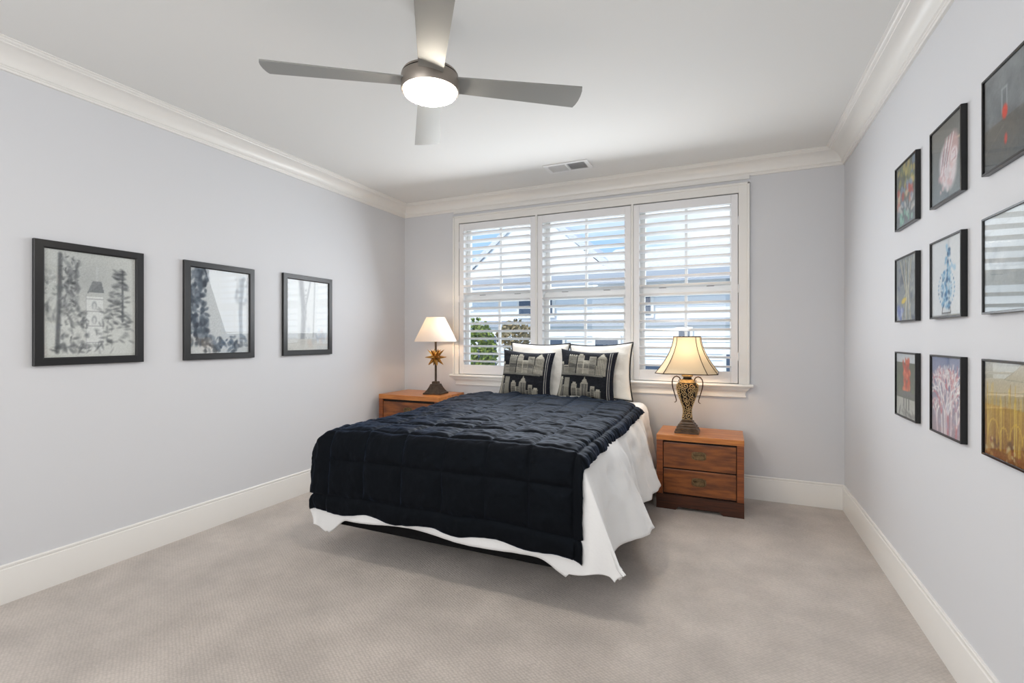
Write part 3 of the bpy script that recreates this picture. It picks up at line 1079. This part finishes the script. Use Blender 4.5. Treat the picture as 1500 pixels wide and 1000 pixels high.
def skyline():
    c = Canvas(150, 150, (30, 32, 38))
    rs = np.random.RandomState(11)
    ink = (34, 36, 42)
    pale = [(186, 182, 168), (160, 157, 146), (140, 138, 128), (172, 168, 155)]

    def tower(x0, x1, y0, y1, col_, kind, top=None):
        c.rect(x0, x1, y0, y1, col_)
        if top == 'spire':
            c.tri([(x0, y1), (x1, y1), ((x0 + x1) / 2, y1 + 0.13)], col_)
        if top == 'step':
            c.rect(x0 + (x1 - x0) * .2, x1 - (x1 - x0) * .2, y1, y1 + 0.035, col_)
        if top == 'crenel':
            for q in range(4):
                c.rect(x0 + (x1 - x0) * (q / 4 + .05), x0 + (x1 - x0) * (q / 4 + .17), y1, y1 + .015, (220, 218, 205))
        n = int((y1 - y0) / 0.027)
        if kind == 'h':
            for i in range(n):
                c.rect(x0 + .008, x1 - .008, y0 + i * .027, y0 + i * .027 + .012, ink, .8)
        elif kind == 'v':
            n = max(2, int((x1 - x0) / 0.024))
            for i in range(n):
                xx = x0 + (i + .5) * (x1 - x0) / n
                c.rect(xx - .0045, xx + .0045, y0, y1 - .01, ink, .75)

    for base_, ys in ((0.47, 1.0), (0.0, 1.0)):
        if base_:
            row = [(0.0, .08, .22, 'v', 'step'), (.08, .20, .18, 'h', None), (.18, .33, .40, 'h', 'crenel'), (.34, .45, .42, 'h', 'step'), (.45, .56, .30, 'h', None), (.54, .66, .40, 'h', None), (.64, .80, .20, 'v', None), (.68, .84, .36, 'v', 'spire')]
        else:
            row = [(0.0, .10, .38, 'v', 'step'), (.10, .20, .24, 'v', None), (.12, .22, .40, None, None), (.27, .36, .28, 'h', 'step'), (.36, .43, .19, 'h', None), (.43, .55, .30, 'v', 'spire'), (.55, .70, .12, 'v', None), (.60, .67, .25, 'h', None), (.68, .78, .16, 'v', 'step')]
        for k, (x0, x1, hh, kind, top) in enumerate(row):
            tower(x0, x1, base_, base_ + hh, pale[k % 4], kind, top)
    c.rect(0.0, .80, .455, .485, (120, 120, 114))
    c.rect(.84, .875, 0, 1, (26, 28, 36)).rect(.875, .89, 0, 1, (190, 188, 180)).rect(.89, .915, 0, 1, (30, 34, 48)).rect(.915, .925, 0, 1, (170, 168, 162)).rect(.925, 1, 0, 1, (24, 26, 36))
    c.rect(0, 1, .965, 1, (36, 38, 44))
    return c.grain(5)


SKY = skyline()
for nm, cx, cy, cz, rz, roll, lab in (
        ('pillow_sham', -1.618, 4.225, 1.014, 3, 1.0, 'white pillow sham with black edging against the left and middle shutters'),
        ('pillow_sham', -1.030, 4.200, 1.010, -4, -2.0, 'white pillow sham with black edging against the middle shutter, nearer the urn lamp')):
    r_ = tag(empty(nm, (cx, cy, cz), 0), lab, 'pillow', 'white shams at the head of the bed')
    r_.rotation_euler = (R(-9), R(roll), R(rz))
    pillow('sham_cover', 0.575, 0.50, 0.13, M_sham, r_, cx)
    piping(0.580, 0.505, M_piping, r_)
for nm, cx, cy, cz, rz, roll, lab in (
        ('throw_pillow', -1.665, 4.045, 0.985, 3, 3.0, 'black throw pillow with a pale city skyline weave, left of the pair'),
        ('throw_pillow', -1.105, 4.045, 0.995, 3, 3.0, 'black throw pillow with a pale city skyline weave, right of the pair')):
    o = pillow(nm, 0.50, 0.42, 0.13, M_woven, None, cx + 9, N=110, canvas=SKY)
    o.location = (cx, cy, cz)
    o.rotation_euler = (R(-12), R(roll), R(rz))
    tag(o, lab, 'pillow', 'skyline throw pillows on the bed')

# ------------------------------------------------------------------ framed pictures


def art_tower():
    c = Canvas(112, 146, (212, 212, 210))
    c.blob(.45, .75, .6, .4, (178, 179, 180), .8, .9)
    g = [(92, 94, 98), (120, 122, 126), (70, 72, 76), (150, 151, 154)]
    c.rect(.43, .62, .06, .58, (222, 222, 222))
    c.tri([(.44, .62), (.63, .62), (.60, .73)], (130, 132, 136)).tri([(.44, .60), (.60, .73), (.50, .73)], (140, 142, 146))
    c.rect(.54, .56, .73, .88, (196, 197, 198))
    for y in (.14, .30, .44, .56):
        c.line([(.43, y), (.62, y)], .004, (172, 172, 176))
    for y in (.36, .50):
        c.blob(.52, y, .035, .05, (168, 170, 174), .9, .4).blob(.52, y - .01, .018, .035, (214, 214, 214), .9, .4)
    c.line([(.43, .06), (.43, .60)], .004, (176, 176, 180))
    c.scatter(40, .54, .72, .08, .5, .02, .05, g, .4, .7, .4).scatter(24, .36, .46, .06, .42, .02, .04, g, .4, .7, .6)
    c.line([(.14, .06), (.16, .5), (.17, .95)], .022, (112, 113, 116))
    c.scatter(110, .18, .36, .48, .95, .02, .06, g, .55, .7, .45)
    c.scatter(40, .0, .14, .30, .85, .02, .05, g, .35, .7, .6)
    c.scatter(90, .16, .42, .05, .5, .02, .05, g, .45, .7, .6)
    c.line([(.84, .35), (.84, .85)], .012, (120, 122, 126))
    for k in range(120):
        y = c.rs.uniform(.12, .86)
        wd = .05 + .22 * (0.9 - y)
        x = .82 + c.rs.uniform(-wd, wd * .7)
        c.blob(x, y, .055, .018, g[k % 4], .5, .7, c.rs.uniform(-.5, .3))
    c.scatter(26, .05, .75, .05, .12, .03, .08, g, .5, .7, .3)
    c.rect(0, 1, 0, .03, (206, 206, 202))
    return c.grain(5)


def art_oak():
    c = Canvas(84, 110, (206, 208, 212))
    g = [(74, 84, 98), (96, 106, 120), (58, 66, 80), (128, 136, 148)]
    c.scatter(150, .0, .28, .1, 1.0, .03, .07, g, .75, .5, .7)
    c.scatter(60, .2, .95, .02, .2, .03, .07, g, .7, .5, .6)
    c.line([(.86, .1), (.84, .5), (.88, .9)], .03, (128, 134, 144))
    c.scatter(30, .75, .98, .6, .95, .02, .05, g, .3, .7)
    return c.grain(5)


def art_winter():
    c = Canvas(84, 110, (220, 221, 224))
    c.line([(.36, .12), (.40, .55), (.33, .98)], .05, (160, 162, 168)).line([(.40, .5), (.55, .98)], .018, (176, 178, 184)).line([(.62, .2), (.66, .98)], .016, (186, 188, 192))
    c.scatter(30, .3, .46, .1, .9, .01, .03, [(130, 132, 140)], .4, .6)
    c.rect(0, 1, 0, .16, (210, 206, 202), .8)
    c.scatter(20, .5, 1, .1, .3, .03, .08, [(176, 182, 194), (206, 186, 178)], .4, .7)
    return c.grain(4)


def art_bouquet():
    c = Canvas(66, 68, (96, 98, 100))
    c.grad((120, 126, 134), (76, 80, 74))
    c.scatter(60, .1, .95, .5, .95, .05, .1, [(150, 144, 74), (96, 112, 78), (190, 170, 96), (110, 130, 160), (70, 80, 64)], .8, .5)
    c.scatter(26, .1, .8, .35, .65, .05, .1, [(176, 72, 62), (206, 128, 110), (220, 190, 160), (130, 150, 176)], .85, .5)
    c.scatter(24, .1, .9, .2, .4, .05, .12, [(190, 190, 196), (140, 150, 160), (206, 200, 196)], .8, .5, .5)
    c.scatter(22, .2, .8, .06, .25, .03, .08, [(120, 176, 160), (160, 196, 186), (96, 130, 120)], .8, .5)
    return c.grain(5)


def art_hands():
    c = Canvas(66, 68, (112, 116, 120))
    c.grad((132, 142, 150), (112, 110, 106))
    c.line([(.5, .74), (1, .66)], .012, (196, 180, 160))
    c.blob(.55, .42, .30, .36, (226, 214, 220), 1, .25, .5)
    c.blob(.72, .6, .2, .24, (206, 168, 170), .9, .4)
    for k in range(6):
        c.line([(.30 + k * .05, .30 + k * .03), (.48 + k * .05, .78)], .012, (240, 232, 236) if k % 2 else (196, 150, 158))
    c.blob(.74, .50, .13, .12, (236, 222, 226), 1, .3).line([(.68, .44), (.80, .46), (.78, .56), (.70, .54)], .01, (196, 150, 160), .8)
    for k in range(4):
        c.line([(.36 + k * .05, .46), (.40 + k * .05, .66)], .007, (96, 92, 100), .8)
    c.scatter(24, .25, .7, .12, .4, .03, .06, [(240, 228, 232), (206, 170, 180), (228, 196, 200)], .7, .5)
    return c.grain(4)


def art_storm():
    c = Canvas(66, 68, (100, 104, 108))
    c.grad((82, 86, 90), (96, 92, 88), 0, .45).grad((108, 112, 118), (126, 130, 134), .45, 1)
    c.scatter(26, 0, 1, .5, 1, .1, .25, [(140, 144, 148), (92, 96, 102)], .4, .9, .5)
    c.line([(.0, .2), (.45, .40)], .008, (122, 116, 106), .5).scatter(16, 0, 1, 0, .45, .08, .2, [(104, 98, 92), (84, 84, 86)], .5, .9, .3)
    c.line([(.38, .52), (.38, .76), (.48, .76), (.48, .52)], .012, (160, 164, 170))
    c.blob(.44, .52, .07, .09, (220, 66, 44), 1, .4).blob(.46, .24, .04, .07, (206, 54, 44), .9, .5)
    return c.grain(4)


def art_fish():
    c = Canvas(66, 68, (134, 140, 146))
    c.scatter(70, 0, 1, 0, 1, .05, .14, [(84, 100, 126), (150, 156, 160), (110, 116, 110), (186, 186, 180), (64, 76, 96)], .7, .6, .5)
    for k in range(7):
        c.line([(.3 + .07 * k, .02), (.48 - .01 * k + .03 * k, .45), (.2 + .09 * k, .95)], .012, [(200, 186, 150), (120, 128, 120), (214, 214, 210)][k % 3])
    c.blob(.38, .32, .15, .05, (220, 190, 70), 1, .4, .2)
    c.scatter(10, .0, .35, 0, .25, .06, .12, [(96, 112, 176), (190, 200, 226)], .8, .5)
    return c.grain(4)


def art_vase():
    c = Canvas(66, 68, (222, 224, 230))
    b = [(78, 140, 188), (120, 172, 208), (54, 96, 140), (160, 196, 222)]
    c.blob(.5, .36, .26, .24, (206, 220, 232), .8, .3)
    c.scatter(46, .36, .64, .12, .62, .02, .05, b, .85, .5)
    c.scatter(20, .46, .62, .6, .9, .02, .045, b, .8, .5)
    for k in range(26):
        a = 2 * math.pi * k / 26
        c.blob(.5 + .26 * math.cos(a), .36 + .23 * math.sin(a), .022, .022, b[k % 4], .9, .5)
        c.blob(.5 + .17 * math.cos(a + .2), .36 + .15 * math.sin(a + .2), .018, .018, b[(k + 1) % 4], .8, .5)
    c.scatter(10, .6, .78, .55, .72, .02, .04, b, .8, .5)
    c.line([(.38, .12), (.36, .05), (.64, .05), (.62, .12)], .01, (70, 70, 76))
    c.rect(0, 1, 0, .03, (150, 150, 152))
    return c.grain(3)


def art_mist():
    c = Canvas(66, 68, (190, 194, 198))
    c.grad((150, 156, 160), (206, 208, 210))
    c.scatter(26, 0, 1, .1, .7, .05, .2, [(166, 170, 176), (214, 214, 214), (140, 146, 152)], .5, .8, .5)
    return c.grain(3)


def art_redtree():
    c = Canvas(66, 68, (98, 102, 84))
    c.grad((118, 118, 112), (92, 98, 80), 0, .85).rect(0, 1, .86, 1, (196, 200, 206))
    c.scatter(16, 0, 1, .4, .8, .04, .1, [(110, 128, 90), (84, 92, 74)], .6, .6)
    c.scatter(46, .34, .66, .42, .86, .03, .07, [(206, 92, 62), (226, 124, 90), (186, 66, 44)], .85, .5, 1.6)
    c.scatter(14, .45, .68, .80, .92, .02, .05, [(206, 100, 70)], .85, .5)
    c.rect(0, 1, .0, .30, (200, 198, 192), .85)
    c.blob(.5, .37, .46, .05, (116, 116, 114), 1, .3)
    for x in (.38, .5, .62):
        c.line([(x, .14), (x, .34)], .022, (104, 104, 102))
    c.scatter(12, .1, .9, .02, .16, .06, .16, [(110, 108, 106), (150, 148, 144)], .8, .5, .3)
    return c.grain(4)


def art_coral():
    c = Canvas(66, 68, (140, 144, 174))
    c.grad((168, 150, 160), (128, 138, 172))
    cols = [(232, 222, 224), (214, 190, 198), (196, 120, 130), (244, 238, 238)]

    def br(x, y, a, L, w, d):
        if d == 0 or L < .02:
            return
        x1, y1 = x + math.cos(a) * L, y + math.sin(a) * L
        c.line([(x, y), (x1, y1)], w, cols[c.rs.randint(4)], .9)
        for s in (-1, 1):
            br(x1, y1, a + s * c.rs.uniform(.2, .6), L * c.rs.uniform(.68, .85), w * .8, d - 1)
    for x in (.2, .36, .45, .5, .55, .64, .8):
        br(x, .03, math.pi / 2 - (x - .5) * .6, .25 if abs(x - .5) < .2 else .13, .024, 6)
    c.scatter(40, .0, 1, 0, .4, .02, .05, [(222, 206, 210), (206, 160, 160), (180, 176, 200)], .5, .6)
    return c.grain(4)


def art_field():
    c = Canvas(66, 68, (170, 130, 50))
    c.grad((120, 74, 36), (176, 140, 62), 0, .55).grad((168, 150, 110), (206, 204, 200), .55, 1)
    for k in range(46):
        x = c.rs.uniform(0, 1)
        c.line([(x, .1), (x + c.rs.uniform(-.03, .03), c.rs.uniform(.5, .78))], .007, [(206, 170, 60), (150, 110, 40), (222, 196, 100)][k % 3], .7)
    for cx, r in ((.2, .12), (.42, .08), (.66, .12), (.86, .09)):
        c.line([(cx + r * math.cos(a), .22 + 1.5 * r * math.sin(a)) for a in [math.pi * i / 10 for i in range(11)]], .008, (226, 190, 70), .55)
    c.scatter(40, 0, 1, 0, .2, .02, .05, [(150, 84, 50), (190, 150, 90), (96, 60, 34), (206, 190, 150)], .7, .5)
    return c.grain(5)


def frame_left(y0, y1, z0, z1, cv, label, fw=0.042, dp=0.024):
    """picture on the left wall, its face towards +X"""
    r = tag(empty('framed_picture', (XL, (y0 + y1) / 2, z0)), label, 'picture', 'black framed drawings on the left wall')
    hy, H = (y1 - y0) / 2, z1 - z0
    rings = [[(dd, s * (hy - i), z) for s, z in ((-1, i), (1, i), (1, H - i), (-1, H - i))] for i, dd in ((0.0, 0.001), (0.0, dp - 0.002), (0.002, dp), (fw - 0.006, dp), (fw, dp - 0.004), (fw, 0.008))]
    MB().rings(rings, cap=False).build('frame', M_black, r)
    print_mesh('print', cv, (0.010, -hy + fw - 0.002, fw - 0.002), (0, 2 * hy - 2 * fw + 0.004, 0), (0, 0, H - 2 * fw + 0.004), r)
    MB().box(0.013, 0.0155, -hy + fw, hy - fw, fw, H - fw).build('glass_pane', M_pglass, r)
    return r


def frame_right(y0, y1, z0, z1, cv, label, fw=0.0075, dp=0.021):
    """picture on the right wall, its face towards -X; canvas u runs from far to near"""
    r = tag(empty('framed_picture', (XR, (y0 + y1) / 2, z0)), label, 'picture', 'nine square pictures on the right wall')
    hy, H = (y1 - y0) / 2, z1 - z0
    rings = [[(-dd, s * (hy - i), z) for s, z in ((-1, i), (1, i), (1, H - i), (-1, H - i))] for i, dd in ((0.0, 0.001), (0.0, dp - 0.001), (0.001, dp), (fw - 0.001, dp), (fw, dp - 0.001), (fw, 0.010))]
    MB().rings(rings, cap=False).build('frame', M_bframe, r)
    print_mesh('print', cv, (-0.0135, hy - fw + 0.001, fw - 0.001), (0, -(2 * hy - 2 * fw + 0.002), 0), (0, 0, H - 2 * fw + 0.002), r)
    MB().box(-0.0175, -0.0155, -hy + fw, hy - fw, fw, H - fw).build('glass_pane', M_pglass, r)
    return r


frame_left(1.262, 1.772, 1.163, 1.820, art_tower(), 'black framed pencil drawing of a towered building among fir trees')
frame_left(2.013, 2.525, 1.161, 1.820, art_oak(), 'black framed drawing with dark leafy tree, middle of three on left wall')
frame_left(2.783, 3.304, 1.164, 1.829, art_winter(), 'black framed pale drawing of bare trunks, nearest the star lamp')
ZR = [(1.855, 2.176), (1.388, 1.711), (0.915, 1.238)]
YR = [(2.793, 3.097), (2.316, 2.622), (1.850, 2.156)]
ARTS = [[(art_bouquet, 'black framed painting of colourful flowers, highest and nearest the window'), (art_hands, 'black framed picture of pink and white hands on grey'), (art_storm, 'black framed dark stormy picture with a red lantern')],
        [(art_fish, 'black framed blue and yellow abstract picture, middle row nearest the window'), (art_vase, 'black framed picture of a blue and white vase'), (art_mist, 'black framed picture whose glass reflects the bright shutters')],
        [(art_redtree, 'black framed picture of a red tree above a grey bench'), (art_coral, 'black framed picture of a pale pink branching coral on lavender'), (art_field, 'black framed picture of golden yellow grasses and loops')]]
for i in range(3):
    for j in range(3):
        fn_, lab = ARTS[i][j]
        frame_right(YR[j][0], YR[j][1], ZR[i][0], ZR[i][1], fn_(), lab)

# ------------------------------------------------------------------ outside the window
structure(MB().box(-40, 40, 5.2, 60, -3.3, -3.0).build('ground_outside', M_lawn))
hs = tag(empty('neighbouring_house', (-2.5, 13.0, -3.0)), 'white sided house with pale shingle roof seen through the shutters', 'house')


def hpart(mb, name, m, parent=hs):
    o = mb.build(name, m, None)
    o.parent = parent
    base = hs.location
    o.matrix_parent_inverse = Matrix.Translation(-Vector(base))
    return o


w_ = MB()
w_.box(-7.4, 4.5, 13.0, 19.0, -3.0, 3.0)
for i in range(40):
    z = -3 + i * 0.15
    w_.box(-7.42, 4.52, 12.98, 13.0, z, z + 0.012)
w_.poly_prism([(-7.75, 13.05, 2.85), (-2.65, 13.05, 2.85), (-5.2, 13.05, 5.08)], (0, 5.9, 0))
hpart(w_, 'wall', M_siding)
rf = MB()
rf.poly_prism([(-7.9, 13.0, 2.78), (-5.2, 13.0, 5.05), (-5.2, 13.0, 5.25), (-7.9, 13.0, 2.98)], (0, 6.5, 0))
rf.poly_prism([(-5.2, 13.0, 5.05), (-2.5, 13.0, 2.78), (-2.5, 13.0, 2.98), (-5.2, 13.0, 5.25)], (0, 6.5, 0))
rf.poly_prism([(-3.4, 12.5, 2.95), (-3.4, 16.0, 4.05), (-3.4, 19.4, 2.95), (-3.4, 19.4, 3.1), (-3.4, 16.0, 4.22), (-3.4, 12.5, 3.1)], (8.3, 0, 0))
hpart(rf, 'roof', M_roof)
fa = MB()
fa.box(-7.4, 4.9, 12.42, 12.52, 2.70, 2.98)
hpart(fa, 'gutter', M_fascia)
pr2 = MB().box(-7.45, 4.55, 12.90, 13.0, 1.62, 1.80)
hpart(pr2, 'band_board', M_fascia)
for x0, x1, z0, z1 in ((-5.55, -4.55, 1.95, 2.6), (-6.9, -6.3, 0.4, 1.35), (-4.95, -4.25, 0.55, 1.25), (-3.3, -2.7, 0.0, 1.3), (-2.1, -1.85, 1.9, 2.5), (-1.15, -0.9, 0.95, 1.5), (-0.05, 0.25, 0.1, 0.9), (-2.2, -1.6, 0.0, 0.6), (1.0, 2.0, 0.2, 1.4)):
    f = hpart(MB().box(x0 - 0.08, x1 + 0.08, 12.93, 13.0, z0 - 0.08, z1 + 0.08), 'house_window', M_trim)
    hpart(MB().box(x0, x1, 12.90, 12.935, z0, z1), 'pane', M_wglass).parent = f


def leafy(name, x, y, z, rx, rz, n, m, label):
    r = tag(empty(name, (x, y, -3.0)), label, 'tree')
    q = MB()
    rg = random.Random(int(abs(x) * 100))
    for i in range(n):
        d = Vector((rg.gauss(0, 1), rg.gauss(0, 1), rg.gauss(0, 1))).normalized() * rg.uniform(.35, 1) ** .6
        c = Vector((d.x * rx, d.y * rx, z + 3.0 + d.z * rz))
        u = Vector((rg.uniform(-1, 1), rg.uniform(-1, 1), rg.uniform(-1, 1))).normalized() * 0.05
        v = u.orthogonal().normalized() * 0.028
        vv = [q.bm.verts.new(c + p) for p in (u, v, -u, -v)]
        q.bm.faces.new(vv)
    fo = q.build('foliage', m, r)
    fo['kind'] = 'stuff'
    MB().tube([(0, 0, 0), (0.03, 0, 1.5), (0, 0.02, z + 3.0)], [0.07, 0.055, 0.03], 8).build('trunk', M_bark, r, True)


leafy('tree', -4.28, 7.9, 0.95, 0.42, 0.75, 1500, M_leaf, 'green leafy tree outside the left shutter panel')
leafy('tree', -3.62, 8.2, 1.35, 0.34, 0.30, 500, M_leaf2, 'sparse autumn tinted tree outside, beside the greener one')
